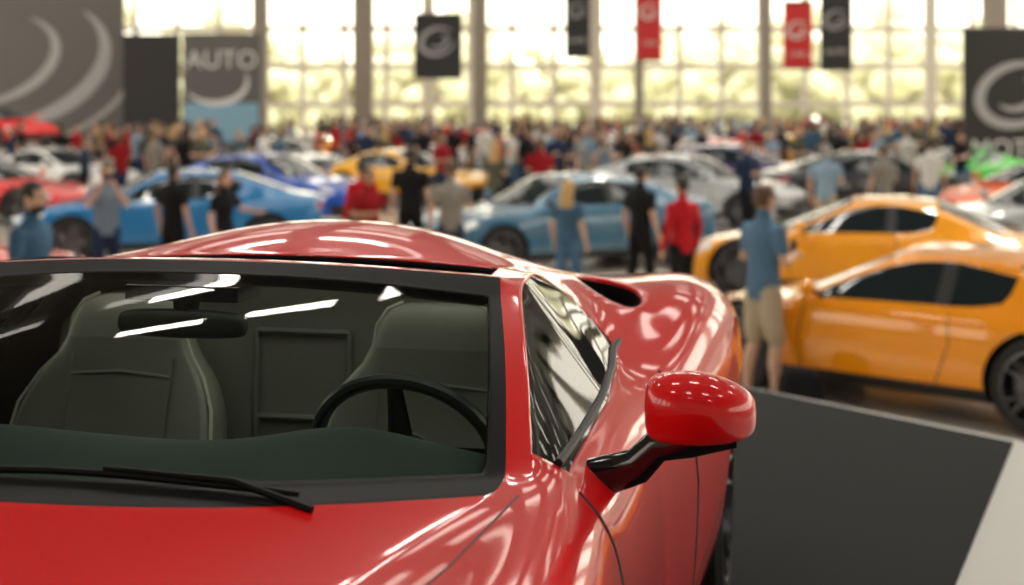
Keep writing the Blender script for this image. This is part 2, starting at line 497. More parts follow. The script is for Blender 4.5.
# ------------------------------------------------------------------ generic cars
def gen_car(name, L, W, roof, hood, belt, deck, zn, fa, ra, yc, yh, ym, yt, yb, wr, levels=2):
    yf, yr = -L/2, L/2
    def R(y, w, zb, zm, zs, up, k=0):
        p = [(0, zb), (w*.88, zb), (w*.985, zb+.13), (w, zm), (w*.965, zs)]
        out = [(x, y+k*(x/w)**2, z) for x, z in p]
        out += [(x, y+dy+(k*(x/w)**2), z) for x, dy, z in up]
        return out
    hb = hood
    rows = [
     R(yf, .68*W, .28, .42, zn-.1, [(.55*W,0,zn-.06),(.45*W,0,zn-.04),(.36*W,0,zn-.03),(.2*W,0,zn-.02),(0,0,zn-.02)], .1),
     R(yf+.13, .9*W, .18, .45, zn, [(.8*W,0,zn+.04),(.66*W,0,zn+.04),(.5*W,0,zn+.04),(.25*W,0,zn+.05),(0,0,zn+.05)], .25),
     R(yf+.48, .98*W, .16, .5, (zn+hb)/2-.03, [(.85*W,0,(zn+hb)/2+.05),(.7*W,0,(zn+hb)/2+.04),(.5*W,0,(zn+hb)/2+.03),(.25*W,0,(zn+hb)/2+.05),(0,0,(zn+hb)/2+.06)], .08),
     R(fa, W*1.0, .15, .52, hb-.10, [(.87*W,0,hb-.01),(.72*W,0,hb-.02),(.52*W,0,hb-.03),(.26*W,0,hb-.015),(0,0,hb-.01)]),
     R(fa+.38, W, .15, .52, hb-.09, [(.89*W,0,hb-.01),(.78*W,0,hb-.01),(.6*W,0,hb),(.3*W,0,hb+.015),(0,0,hb+.02)]),
     R(yc+.15, W*.985, .15, .52, belt-.09, [(.90*W,0,belt-.01),(.84*W,0,belt),(.77*W,-.05,belt+.01),(.4*W,-.2,belt+.03),(0,-.25,belt+.035)]),
     R(yc+.22, W*.985, .15, .52, belt-.08, [(.89*W,0,belt),(.83*W,0,belt+.012),(.75*W,-.05,belt+.02),(.4*W,-.2,belt+.04),(0,-.25,belt+.045)]),
     R(yh+.05, W*.98, .15, .52, belt-.08, [(.88*W,0,belt+.01),(.67*W,.02,roof-.07),(.61*W,-.02,roof-.05),(.32*W,-.06,roof-.01),(0,-.08,roof)]),
     R(ym, W*.98, .15, .52, belt-.08, [(.87*W,0,belt+.015),(.66*W,0,roof-.055),(.58*W,0,roof-.015),(.3*W,0,roof+.015),(0,0,roof+.02)]),
     R(ym+.1, W*.98, .15, .52, belt-.08, [(.87*W,0,belt+.015),(.66*W,0,roof-.055),(.58*W,0,roof-.015),(.3*W,0,roof+.015),(0,0,roof+.02)]),
     R(yt, W, .15, .54, belt-.06, [(.84*W,0,belt+.04),(.66*W,.02,roof-.13),(.57*W,0,roof-.075),(.3*W,0,roof-.03),(0,0,roof-.025)]),
     R(yb, W*1.0, .16, .55, deck-.12, [(.86*W,0,deck-.03),(.70*W,0,deck-.005),(.60*W,-.02,deck+.01),(.32*W,.03,deck+.02),(0,.05,deck+.02)]),
     R(max(ra+.35, yb+.18), W*.985, .17, .55, deck-.14, [(.84*W,0,deck-.04),(.70*W,0,deck-.02),(.55*W,0,deck-.01),(.3*W,0,deck),(0,0,deck)], -.02),
     R(yr-.1, W*.93, .24, .55, deck-.17, [(.82*W,0,deck-.07),(.68*W,0,deck-.045),(.52*W,0,deck-.035),(.3*W,0,deck-.03),(0,0,deck-.03)], -.16),
     R(yr, W*.78, .34, .55, deck-.24, [(.68*W,0,deck-.15),(.56*W,0,deck-.13),(.45*W,0,deck-.12),(.25*W,0,deck-.12),(0,0,deck-.12)], -.12),
    ]
    def mf(i, j):
        if i == -1: return 1 if j < 4 else 0
        if i == 99: return 1 if j < 2 else (4 if j == 3 else 0)
        if j == 0: return 1
        if i == 6 and j in (7, 8): return 2
        if i in (6, 7, 9) and j == 5: return 2
        if i == 10 and j in (7, 8): return 2
        if i == 1 and j == 4: return 3
        if i == 13 and j == 4: return 4
        if i == 5 and j in (7, 8): return 1
        if j == 1 and 4 <= i <= 10: return 1
        if i == 8 and j == 5: return 1
        if i == 0 and j in (1, 2): return 1
        return 0
    def cf(i, j, k):
        if k == 'L':
            if j == 5 and 5 <= i <= 9: return .8
            if j in (6, 7) and 6 <= i <= 10: return .6
            if j == 4: return .25
        else:
            if i in (6, 7) and j >= 7: return .6
            if i in (8, 9, 10) and j == 5: return .8
            if i in (10, 11) and j >= 7: return .5
        return 0
    mats = [ORANGE, BLACK, BGLASS, LAMP, TAIL, RUBBER, RIM, RIMDK, CHROME]
    bmsh = car_body(rows, mf, cf, [(fa, wr, .60), (ra, wr, .60)], levels, mats, 1)
    bv = BVHTree.FromPolygons([v.co for v in bmsh.vertices], [tuple(p.vertices) for p in bmsh.polygons])
    mb = MB()
    mi = [p.material_index for p in bmsh.polygons]
    mb.v = [v.co.copy() for v in bmsh.vertices]; mb.f = [list(p.vertices) for p in bmsh.polygons]; mb.m = mi
    for s in (1, -1):
        for y in (fa, ra): wheel_into(mb, W*.985*s, y, wr, s, 5, 6, 7)
        my = yc+.33
        mb.sph(((W+.10)*s, my, belt+.09), (.10, .055, .065), 0, 14, 10)
        mb.tube([(W*.84*s, my, belt+.02), ((W+.06)*s, my, belt+.06)], .022, 1, 8)
        for pl in ([(yc+.22, belt-.05), (yc+.18, .6), (yc+.2, .28)], [(ym+.12, belt-.03), (ym+.14, .6), (ym+.02, .28), (yc+.2, .26)]):
            pts = []
            for y, z in lerp_pts(pl, 6):
                h = bv.ray_cast(Vector((3*s, y, z)), Vector((-s, 0, 0)))
                if h[0] is not None: pts.append(h[0])
            if len(pts) > 2: mb.tube(pts, .005, 1, 5)
        h = bv.ray_cast(Vector((3*s, ym-.05, belt-.12)), Vector((-s, 0, 0)))
        if h[0] is not None: mb.sph(h[0]+Vector((.008*s, 0, 0)), (.014, .09, .014), 0, 10, 6)
    for k in range(3): mb.box((0, yf+.0-.012, .33+.05*k), (.55*W, .02, .012), 8)
    mb.box((0, yr+.012, .5), (.45, .015, .11), 8)
    o = mb.obj(name, mats, angle=38)
    me = o.data; D.objects.remove(o)
    return me
COUPE = gen_car('coupe_mesh', 4.4, .94, 1.24, .80, .85, .86, .55, -1.25, 1.22, -.85, -.02, .42, .95, 1.65, .36, 3)
SEDAN = gen_car('sedan_mesh', 4.75, .93, 1.33, .88, .91, .97, .64, -1.42, 1.40, -1.0, -.25, .30, 1.0, 1.85, .345, 2)
SPORTS = gen_car('sports_mesh', 4.4, .96, 1.18, .78, .83, .90, .52, -1.25, 1.25, -.95, -.15, .30, .65, 1.45, .34, 2)
cars = []
def car(name, me, x, y, rot, mat, z=0, sc=1.0):
    o = D.objects.new(name, me); col.objects.link(o)
    o.location = (x, y, z); o.rotation_euler = (0, 0, math.radians(rot)); o.scale = (sc, sc, sc)
    o.material_slots[0].link = 'OBJECT'; o.material_slots[0].material = mat
    cars.append((x, y)); return o
car('orange_coupe', COUPE, 3.36, 11.5, -130, ORANGE)
car('orange_coupe', COUPE, 4.2, 17.2, -112, ORANGE2)
car('blue_sedan', SEDAN, .72, 20.6, -62, STEEL)
car('blue_sedan', SEDAN, -5.2, 21.8, -78, LBLUE)
car('blue_sedan', SEDAN, -4.8, 28.2, 62, BLUE)
car('white_coupe', COUPE, -10.8, 34.2, 60, WHITE)
car('red_coupe', COUPE, -10.3, 28.0, 75, RED)
car('red_coupe', COUPE, -6.4, 14.8, 95, RED)
car('black_sedan', SEDAN, -6.7, 40.5, 55, DARK)
car('orange_coupe', COUPE, -2.4, 33.0, 60, YELLOW)
car('silver_sedan', SEDAN, 3.4, 27.6, 62, SILVER)
car('purple_sedan', SEDAN, 5.4, 34.2, 68, PURPLE)
car('black_sedan', SEDAN, 7.5, 29.6, 100, DARK)
car('green_coupe', SPORTS, 11.4, 36.0, -50, GREEN)
car('orange_coupe', SPORTS, 10.1, 27.2, -65, REDOR)
car('silver_sedan', SEDAN, 7.9, 20.4, -80, SILVER)
pd = MB(); pd.lathe([(0, 0), (0, 2.6), (1, 2.6), (1, 0)], 0, 48, Matrix.Rotation(math.radians(-90), 4, 'Y'))
podium = pd.obj('display_podium', [pm('podium_white', (.7, .7, .68), .4)], angle=30); podium.location = (-15.0, 41, 0)
car('red_coupe', SPORTS, -15.0, 41, 60, RED, z=1.0)
nmain = len(cars)
cols = [(-9.9, .55), (-5.85, .75), (-1.25, .55), (10.0, .4), (19.0, .8), (-16, .6), (5.0, .35)]
avoid = [(x, 56, 1.0) for x, _ in cols]+[(-14.2, 45.8, 4.5), (-11.2, 44.6, 1.5), (-9.1, 44.6, 1.8), (14.1, 38, 2.6)]
kinds = [('sports_car', SPORTS), ('sedan_car', SEDAN), ('coupe_car', COUPE)]
pal = [WHITE, BLUE, RED, SILVER, DARK, YELLOW, LBLUE, WHITE, RED, ORANGE, SILVER, GREEN]
k = 0
for yy in (33.5, 39, 45, 51, 59.5):
    xx = -0.36*yy*1.0+1
    while xx < .36*yy:
        x = xx+random.uniform(-.6, .6); y = yy+random.uniform(-.8, .8)
        if all((x-a)**2+(y-b)**2 > 4.9**2 for a, b in cars) and all((x-a)**2+(y-b)**2 > (c+2.6)**2 for a, b, c in avoid) \
           and not any(y < b and abs(x/y-a/b) < 3.2/b for a, b in cars[:nmain]):
            nm, me = kinds[(k*7+int(yy)) % 3]
            car(nm, me, x, y, random.choice([60, -60, 70, -70, 50, 120])+random.uniform(-10, 10), pal[(k*5+int(yy)) % len(pal)])
            k += 1
        xx += 2.6

# ------------------------------------------------------------------ people
SK = [pm('skin_light', (.62, .38, .27), .55), pm('skin_tan', (.42, .24, .15), .55)]
HAIR = {'dark': pm('hair_dark', (.02, .014, .01), .6), 'brown': pm('hair_brown', (.10, .05, .025), .6), 'blonde': pm('hair_blonde', (.50, .32, .13), .6), 'grey': pm('hair_grey', (.3, .28, .26), .6)}
CL = {n: pm('cloth_'+n, c, .85, noise=.2, nscale=30, spec=.2) for n, c in dict(blue=(.10, .19, .30), teal=(.05, .12, .20), greyblue=(.20, .27, .35), black=(.010, .010, .012), red=(.5, .012, .02), grey=(.28, .26, .23),
      white=(.7, .69, .65), khaki=(.50, .41, .29), jeans=(.08, .17, .30), navy=(.02, .035, .08), lightblue=(.28, .40, .52), olive=(.10, .10, .07), darkred=(.30, .010, .015)).items()}
SHOE = pm('shoe', (.03, .028, .028), .6)
EYE = pm('eye', (.02, .015, .012), .2); LIP = pm('lips', (.45, .16, .13), .5)
POSES = {
 'hang': [((.25, .03, 1.14), (.265, -.05, .90)), ((-.25, .03, 1.14), (-.265, -.05, .90))],
 'camera': [((.24, -.13, 1.22), (.08, -.27, 1.50)), ((-.24, -.13, 1.22), (-.08, -.27, 1.50))],
 'phone': [((.25, .0, 1.15), (.12, -.25, 1.16)), ((-.25, .0, 1.15), (-.06, -.27, 1.18))],
 'one': [((.25, .03, 1.14), (.265, -.05, .90)), ((-.25, -.02, 1.15), (-.12, -.26, 1.20))],
 'point': [((.27, -.10, 1.22), (.27, -.34, 1.20)), ((-.25, .03, 1.14), (-.265, -.05, .90))],
}
def person_mesh(name, shirt='blue', pants='jeans', hair='dark', skin=0, female=False, longhair=False, shorts=False, pose='hang', longsleeve=False, stride=.1, beard=False):
    sx = .165 if female else .19
    mb = MB(); segs = []
    def tb(pts, rad, tag, n=12, flat=None):
        p0, p1 = Vector(pts[0]), Vector(pts[1]); q0, q1 = Vector(pts[-1]), Vector(pts[-2])
        d0 = (p0-p1).normalized(); d1 = (q0-q1).normalized()
        P = [p0+d0*rad[0]*.6]+[Vector(p) for p in pts]+[q0+d1*rad[-1]*.6]
        mb.tube(P, [rad[0]*.55]+list(rad)+[rad[-1]*.55], 0, n, flat=flat)
        for a, b, ra, rb in zip(pts[:-1], pts[1:], rad[:-1], rad[1:]): segs.append((Vector(a), Vector(b), ra, rb, tag, 1))
    if female:
        prof = [(.84, .13, .10), (.93, .168, .118), (1.0, .155, .108), (1.10, .125, .092), (1.20, .135, .10), (1.29, .155, .125), (1.37, .158, .105), (1.43, .12, .08), (1.475, .055, .055)]
    else:
        prof = [(.84, .13, .10), (.93, .162, .115), (1.0, .160, .115), (1.10, .150, .108), (1.20, .165, .115), (1.30, .185, .125), (1.38, .19, .112), (1.44, .13, .085), (1.48, .062, .06)]
    vs = []; fs = []; n = 20
    for z, rx, ry in prof:
        for k in range(n):
            t = 2*math.pi*k/n; vs.append((rx*math.cos(t), ry*math.sin(t), z))
    for i in range(len(prof)-1):
        for k in range(n):
            fs.append((i*n+k, i*n+(k+1) % n, (i+1)*n+(k+1) % n, (i+1)*n+k))
    fs.append(tuple(reversed(range(n)))); fs.append(tuple((len(prof)-1)*n+k for k in range(n)))
    mb.add(vs, fs, 0)
    hem = .90
    segs.append((Vector((0, 0, .84)), Vector((0, 0, hem)), .14, .16, 2, .7)); segs.append((Vector((0, 0, hem+.02)), Vector((0, 0, 1.44)), .165, .16, 1, .7))
    tb([(0, .005, 1.42), (0, -.005, 1.56)], [.058, .052], 0)
    for s in (1, -1):
        fy = stride*s
        hip = (.088*s, 0, .90); kn = (.10*s, fy*.45-.02, .50); an = (.11*s, fy+.02, .10)
        if shorts:
            tb([hip, (.095*s, fy*.3, .62), (.098*s, fy*.42-.02, .54)], [.098, .085, .083], 2)
            tb([(.098*s, fy*.42-.02, .56), kn, (.105*s, fy*.75+.02, .34), an], [.058, .053, .056, .036], 0)
        else:
            tb([hip, kn, (.105*s, fy*.75+.015, .32), an], [.096, .068, .062, .052], 2)
        tb([(.11*s, fy+.035, .045), (.115*s, fy-.05, .045), (.125*s, fy-.15, .035)], [.045, .045, .034], 3)
    hands = []
    for s, (el, wr) in zip((1, -1), POSES[pose]):
        el = Vector(el); wr = Vector(wr)
        if female: el.x *= .9; wr.x *= .92
        sh = Vector((sx*s, 0, 1.405))
        if longsleeve:
            tb([sh, el, wr], [.056, .046, .036], 1)
        else:
            m = sh.lerp(el, .62)
            tb([sh, m], [.060, .054], 1)
            tb([m, el, el.lerp(wr, .35), wr], [.042, .038, .038, .026], 0)
        d = (wr-el).normalized()
        tb([wr, wr+d*.05, wr+d*.085], [.026, .036, .030], 0, flat=None)
        hands.append((wr+d*.085, d, s))
    me = D.meshes.new('tmp'); me.from_pydata([tuple(v) for v in mb.v], [], mb.f)
    bm = bmesh.new(); bm.from_mesh(me); bmesh.ops.recalc_face_normals(bm, faces=bm.faces); bm.to_mesh(me); bm.free()
    o = D.objects.new('tmp', me); col.objects.link(o)
    rm = o.modifiers.new('r', 'REMESH'); rm.mode = 'VOXEL'; rm.voxel_size = .017
    smm = o.modifiers.new('s', 'SMOOTH'); smm.factor = .5; smm.iterations = 3
    ev = evaluated(o); D.objects.remove(o)
    nf = len(ev.polygons)
    C = np.zeros(nf*3); ev.polygons.foreach_get('center', C); C = C.reshape(-1, 3)
    best = np.full(nf, 1e9); tag = np.zeros(nf, int)
    for a, b, ra, rb, tg, ysc in segs:
        a_ = np.array(a); b_ = np.array(b); ab = b_-a_
        t = np.clip(((C-a_)@ab)/(ab@ab), 0, 1)
        P = a_+t[:, None]*ab; dv = C-P
        if ysc != 1: dv = dv*np.array([1, 1/ysc, 1])
        d = np.linalg.norm(dv, axis=1)/(ra+(rb-ra)*t)
        mk = d < best; best[mk] = d[mk]; tag[mk] = tg
    out = MB(); out.v = [v.co.copy() for v in ev.vertices]; out.f = [list(p.vertices) for p in ev.polygons]; out.m = tag.tolist()
    for p, d, s in hands:
        side = Vector((0, 1, 0)); side = (side-d*side.dot(d))
        if side.length < .3: side = Vector((s, 0, 0))-d*d.x*s
        side.normalize(); palm = d.cross(side)*s; palm.normalize()
        if palm.x*s > 0: palm = -palm
        for k, ln in enumerate((.072, .082, .076, .058)):
            b = p+side*(-.027+.018*k)-d*.012
            out.tube([b, b+d*ln*.45+palm*.006, b+d*ln*.8+palm*.024, b+d*ln*.95+palm*.038], [.0095, .009, .008, .006], 0, 6)
        b = p-d*.06-side*.028
        out.tube([b, b-side*.022+d*.028+palm*.01, b-side*.024+d*.055+palm*.02], [.012, .0105, .007], 0, 6)
    hc = Vector((0, -.015, 1.635))
    n0 = len(out.v); out.sph((0, 0, 0), (.076, .095, .118), 0, 24, 18)
    for i in range(n0, len(out.v)):
        v = out.v[i]
        if v.z < 0:
            t = -v.z/.118; v.x *= 1-.22*t; 
            if v.y > 0: v.y *= 1-.45*t
            else: v.y *= 1+.02*t
        if v.y < 0 and .0 < v.z < .04: v.y += .004
        out.v[i] = v+hc
    T = Matrix.Translation(hc)
    out.tube([(0, -.088, .02), (0, -.104, -.005), (0, -.112, -.022), (0, -.095, -.034)], [.006, .009, .013, .008], 0, 8, T=T)
    for s in (1, -1):
        out.sph((.031*s, -.082, .006), (.013, .010, .008), 5, 8, 6, T=T)
        out.tube([(.016*s, -.092, .026), (.032*s, -.090, .030), (.046*s, -.078, .026)], [.003, .004, .002], 4, 6, T=T)
        out.sph((.077*s, .008, -.006), (.010, .02, .032), 0, 8, 8, T=T)
    out.sph((0, -.088, -.052), (.024, .010, .007), 6, 10, 6, T=T)
    if beard: out.sph((0, -.035, -.072), (.058, .060, .045), 4, 14, 10, T=T)
    h = MB(); h.sph((0, 0, 0), (.083, .101, .122), 4, 24, 18)
    hv = h.v
    for f in h.f:
        c = sum((hv[i] for i in f), Vector())/len(f)
        lim = .055 if c.y < -.04 else (-.0 if c.y < .02 else -.06)
        if c.z > lim:
            out.add([hv[i]+hc+Vector((0, .006, .006)) for i in f], [tuple(range(len(f)))], 4)
    out.sph(hc+Vector((0, .02, .03)), (.080, .085, .095), 4, 16, 12)
    if longhair:
        vs = []; fs = []; n = 14
        pr = [(.04, .086, .07, .03), (-.04, .090, .06, .05), (-.12, .10, .05, .065), (-.22, .11, .045, .075), (-.30, .095, .035, .08), (-.33, .06, .02, .08)]
        for z, rx, ry, yo in pr:
            for k in range(n):
                t = 2*math.pi*k/n; vs.append(hc+Vector((rx*math.cos(t), yo+ry*math.sin(t), z)))
        for i in range(len(pr)-1):
            for k in range(n): fs.append((i*n+k, (i+1)*n+k, (i+1)*n+(k+1) % n, i*n+(k+1) % n))
        fs.append(tuple(range(n))); fs.append(tuple((len(pr)-1)*n+k for k in range(n)))
        out.add(vs, fs, 4)
    if pose == 'camera': out.box((0, -.31, 1.60), (.14, .05, .08), 3); out.tube([(0, -.33, 1.60), (0, -.38, 1.60)], .032, 3, 14)
    if pose in ('phone',): out.box((.03, -.34, 1.22), (.07, .012, .13), 3)
    ob = out.obj(name+'_mesh', [SK[skin], CL[shirt], CL[pants], SHOE, HAIR[hair], EYE, LIP], angle=60)
    m = ob.data; D.objects.remove(ob); return m
def place(name, me, x, y, rot, h=1.75, z=0, parent=None):
    o = D.objects.new(name, me); col.objects.link(o)
    s = h/1.757; o.location = (x, y, z); o.rotation_euler = (0, 0, math.radians(rot)); o.scale = (s, s, s)
    if parent: o.parent = parent
    return o
PM = {}
def P(key, **kw): PM[key] = person_mesh(key, **kw); return PM[key]
P('a', shirt='blue', pants='khaki', hair='brown', shorts=True, pose='phone', stride=.06)
P('b', shirt='teal', pants='jeans', hair='dark', pose='phone', beard=True, stride=.12)
P('c', shirt='greyblue', pants='navy', hair='brown', pose='camera')
P('d', shirt='black', pants='black', hair='dark', pose='hang')
P('e', shirt='black', pants='jeans', hair='brown', female=True, longhair=True, pose='point')
P('f', shirt='red', pants='black', hair='dark', female=True, pose='hang', longsleeve=True)
P('g', shirt='grey', pants='navy', hair='brown', pose='one')
P('h', shirt='teal', pants='jeans', hair='blonde', female=True, longhair=True, pose='hang')
P('i', shirt='lightblue', pants='khaki', hair='grey', pose='one')
P('j', shirt='darkred', pants='navy', hair='brown', pose='phone', skin=1)
P('k', shirt='white', pants='jeans', hair='dark', pose='hang', skin=1)
P('l', shirt='olive', pants='black', hair='blonde', female=True, longhair=True, pose='phone')
P('m', shirt='navy', pants='black', hair='brown', pose='one', longsleeve=True)
P('n', shirt='black', pants='navy', hair='dark', female=True, longhair=True, pose='phone', longsleeve=True, skin=1)
place('man', PM['a'], 1.98, 11.2, 120, 1.74)
place('man', PM['b'], -3.55, 10.5, 80, 1.80)
place('man', PM['c'], -4.85, 17.0, 20, 1.64)
place('man', PM['d'], -4.10, 17.2, 150, 1.64)
place('woman', PM['e'], -3.40, 16.8, 60, 1.58)
place('man', PM['j'], -1.70, 16.8, 40, 1.60)
place('woman', PM['f'], -2.0, 19.0, 200, 1.60)
place('man', PM['d'], -1.38, 19.3, 170, 1.76)
place('man', PM['g'], -.75, 17.4, 185, 1.66)
place('woman', PM['h'], .64, 16.2, 150, 1.50)
place('man', PM['d'], 1.50, 16.6, 130, 1.64)
place('woman', PM['f'], 1.82, 15.2, 210, 1.60)
place('man', PM['i'], 4.9, 22.2, 150, 1.72)
place('man', PM['g'], 5.9, 22.6, 200, 1.70)
place('man', PM['k'], 7.4, 25.2, 160, 1.72)
place('woman', PM['l'], -.3, 24.9, 160, 1.68)
place('man', PM['j'], .5, 25.4, 190, 1.74)
place('man', PM['m'], 3.9, 23.6, 30, 1.74)
bgr = []
for z, w_, d_ in ((.0, .13, .09), (.02, .17, .12), (.18, .18, .13), (.32, .16, .11), (.38, .10, .06)):
    bgr.append([(w_*math.copysign(abs(math.cos(t))**.6, math.cos(t)), d_*math.copysign(abs(math.sin(t))**.6, math.sin(t)), z) for t in [2*math.pi*k/12 for k in range(12)]])
bag = sub_cage('backpack', bgr, [CL['black']], None, 2); bag.location = (2.18, 10.78, 0)

crowd = empty('crowd_of_people')
keys = ['b', 'c', 'd', 'd', 'e', 'f', 'g', 'h', 'i', 'j', 'k', 'l', 'm', 'm', 'n', 'f']; placed = []; cnt = 0; tries = 0
while cnt < 400 and tries < 26000:
    tries += 1
    y = random.choice([random.uniform(30, 40), random.uniform(38, 62), random.uniform(36, 62)])
    x = random.uniform(-.37*y, .37*y)
    if any((x-a)**2+(y-b)**2 < 2.2**2 for a, b in cars): continue
    if any((x-a)**2+(y-b)**2 < c**2 for a, b, c in avoid): continue
    if any((x-a)**2+(y-b)**2 < .5**2 for a, b in placed): continue
    if (x < -8 and y > 44): continue
    if random.random() < .93 and any(y < b and abs(x/y-a/b) < 2.0/b for a, b in cars[:nmain]): continue
    placed.append((x, y)); cnt += 1
    place('visitor', PM[random.choice(keys)], x, y, random.uniform(0, 360), random.uniform(1.58, 1.88), parent=crowd)
for (x, y) in [(-10.6, 38.2), (-10.0, 38.6), (-9.3, 38), (-8.9, 37.2), (-9.8, 37.2), (-10.9, 39.2), (-8.2, 35.5), (-9.0, 36.4)]:
    place('visitor', PM[random.choice(keys)], x, y, random.uniform(0, 360), random.uniform(1.65, 1.85), parent=crowd)

# ------------------------------------------------------------------ hall
XL, XR, YF, YB, ZC = -28, 28, -14, 68, 12
FLOORM = pm('polished_floor', (.60, .54, .46), .22, noise=.12, nscale=.6)
WALLM = pm('white_wall', (.60, .57, .52), .7, noise=.05, nscale=2)
STEELW = pm('white_steel', (.55, .51, .44), .5)
CEILM = pm('ceiling_panel', (.12, .115, .105), .8)
CONC = pm('concrete_column', (.33, .29, .24), .8, noise=.2, nscale=3)
b = MB(); b.box(((XL+XR)/2, (YF+YB)/2, -.1), (XR-XL, YB-YF, .2)); b.obj('floor', [FLOORM], smooth=False)
for nm, x in (('wall_left', XL), ('wall_right', XR)):
    b = MB(); b.box((x, (YF+YB)/2, 2.0), (.3, YB-YF, 4.0))
    for k in range(15): b.box((x, YF+3+k*5.6, 8), (.3, 1.6, 8.2))
    b.box((x, (YF+YB)/2, ZC-.4), (.3, YB-YF, .8)); b.obj(nm, [WALLM], smooth=False)
b = MB(); b.box((0, YF, ZC/2), (XR-XL, .3, ZC)); b.obj('wall_front', [WALLM], smooth=False)
b = MB()
for k in range(29):
    x = XL+k*2.0; b.box((x, YB, ZC/2), (.26 if k % 4 else .6, .2, ZC))
for z in (.2, 2.2, 4.0, 5.8, 7.6, 9.8, 11.9): b.box((0, YB, z), (XR-XL, .18, .28 if z > .3 else .4))
b.obj('window_1', [STEELW], smooth=False)
b = MB(); b.add([(XL, YB+.05, 0), (XR, YB+.05, 0), (XR, YB+.05, ZC), (XL, YB+.05, ZC)], [(0, 1, 2, 3)]); gl = b.obj('window_glazing', [PANE], smooth=False)
gl.parent = D.objects['window_1']
for x, w_ in cols:
    b = MB(); b.box((0, 0, ZC/2), (w_, w_, ZC)); b.box((0, 0, .3), (w_+.2, w_+.2, .6)); b.box((0, 0, ZC-.3), (w_+.3, w_+.3, .5))
    b.obj('column', [CONC], smooth=False, loc=(x, 56, 0))
b = MB()
SY = 17.5
b.box((0, (YF+SY)/2, ZC+.2), (XR-XL, SY-YF, .5))  # unseen slab, kept closed to hold skylight reflections off the windshield
for k in range(10): b.box((0, SY+2.6+k*5.1, ZC+.2), (XR-XL, 2.7, .5))
for k in range(15): b.box((XL+k*4, (SY+YB)/2, ZC+.1), (1.4, YB-SY, .4))
b.obj('ceiling', [CEILM], smooth=False)
FILLGLOW = pm('fill_lamp_glow', (1, .94, .84), .5, emis=32)  # glow of added, unseen lamps that brighten the stage
FRAME = pm('fill_lamp_frame', (.3, .3, .3), .4, .6)
for (x, y) in [(-7, 0), (-2.5, -1.5), (2.5, -1), (7, 1), (-8, 7), (-3.2, 4.2), (.8, 4.6), (5, 5), (10, 7), (-4, -6), (4, -6), (-9, 13), (5.5, 12), (10.5, 14),
               (-4.6, 13.4), (-2.2, 13.4), (.2, 13.4), (2.6, 13.4), (-4.6, 15.8), (-2.2, 15.8), (.2, 15.8), (2.6, 15.8)]:  # last rows added for highlights on the hood
    b = MB(); b.box((0, 0, 0), (1.7, .40, .10), 1); b.box((0, 0, -.055), (1.6, .32, .012), 0)
    for s in (-1, 1): b.tube([(s*.7, 0, .05), (s*.7, 0, 1.0)], .01, 1, 5)
    b.obj('added_fill_lamp', [FILLGLOW, FRAME], smooth=False, loc=(x, y, ZC-1.05))

def prism(name, poly, z0, z1, mat):
    n = len(poly); vs = [(x, y, z0) for x, y in poly]+[(x, y, z1) for x, y in poly]
    fs = [tuple(reversed(range(n))), tuple(range(n, 2*n))]+[(k, (k+1) % n, n+(k+1) % n, n+k) for k in range(n)]
    return mesh_obj(name, vs, fs, [mat], None, False)
prism('display_stage', [(-4.6, 7.5), (-4.6, -3), (3.2, -3), (3.2, 5.2), (2.26, 6.27), (1.2, 7.5)], 0, STAGE-.006, pm('stage_white', (.66, .66, .64), .35))
prism('stage_carpet', [(-4.5, 7.46), (-4.5, -2.9), (1.0, -2.9), (1.0, 3.0), (1.37, 4.4), (2.2, 6.24), (1.19, 7.46)], STAGE-.006, STAGE, pm('carpet_dark', (.022, .025, .026), .85, noise=.25, nscale=150, spec=.2))

BDK = pm('banner_dark', (.03, .03, .03), .7); BRD = pm('banner_red', (.62, .03, .03), .7); BGY = pm('board_grey', (.13, .125, .12), .6)
INK = pm('print_white', (.75, .75, .73), .7); INKG = pm('print_grey', (.40, .40, .40), .7); BBL = pm('print_blue', (.25, .45, .6), .7)
def text(parent, s, x, z, size, mat, y=-.06):
    c = D.curves.new('lettering', 'FONT'); c.body = s; c.size = size; c.align_x = 'CENTER'; c.extrude = .003
    c.materials.append(mat); o = D.objects.new('lettering', c); col.objects.link(o)
    o.parent = parent; o.location = (x, y, z); o.rotation_euler = (math.pi/2, 0, 0)
def arc(mb, cx, cz, rx, rz, a0, a1, w0, w1, mi, y=-.055, tilt=0):
    n = 30; vs = []; fs = []
    for k in range(n+1):
        t = math.radians(a0+(a1-a0)*k/n); q = math.sin(math.pi*k/n); wd = w0+(w1-w0)*q
        for r in (-wd/2, wd/2):
            px = (rx+r)*math.cos(t); pz = (rz+r)*math.sin(t)
            vs.append((cx+px*math.cos(tilt)-pz*math.sin(tilt), y, cz+px*math.sin(tilt)+pz*math.cos(tilt)))
    for k in range(n): fs.append((2*k, 2*k+1, 2*k+3, 2*k+2))
    mb.add(vs, fs, mi)
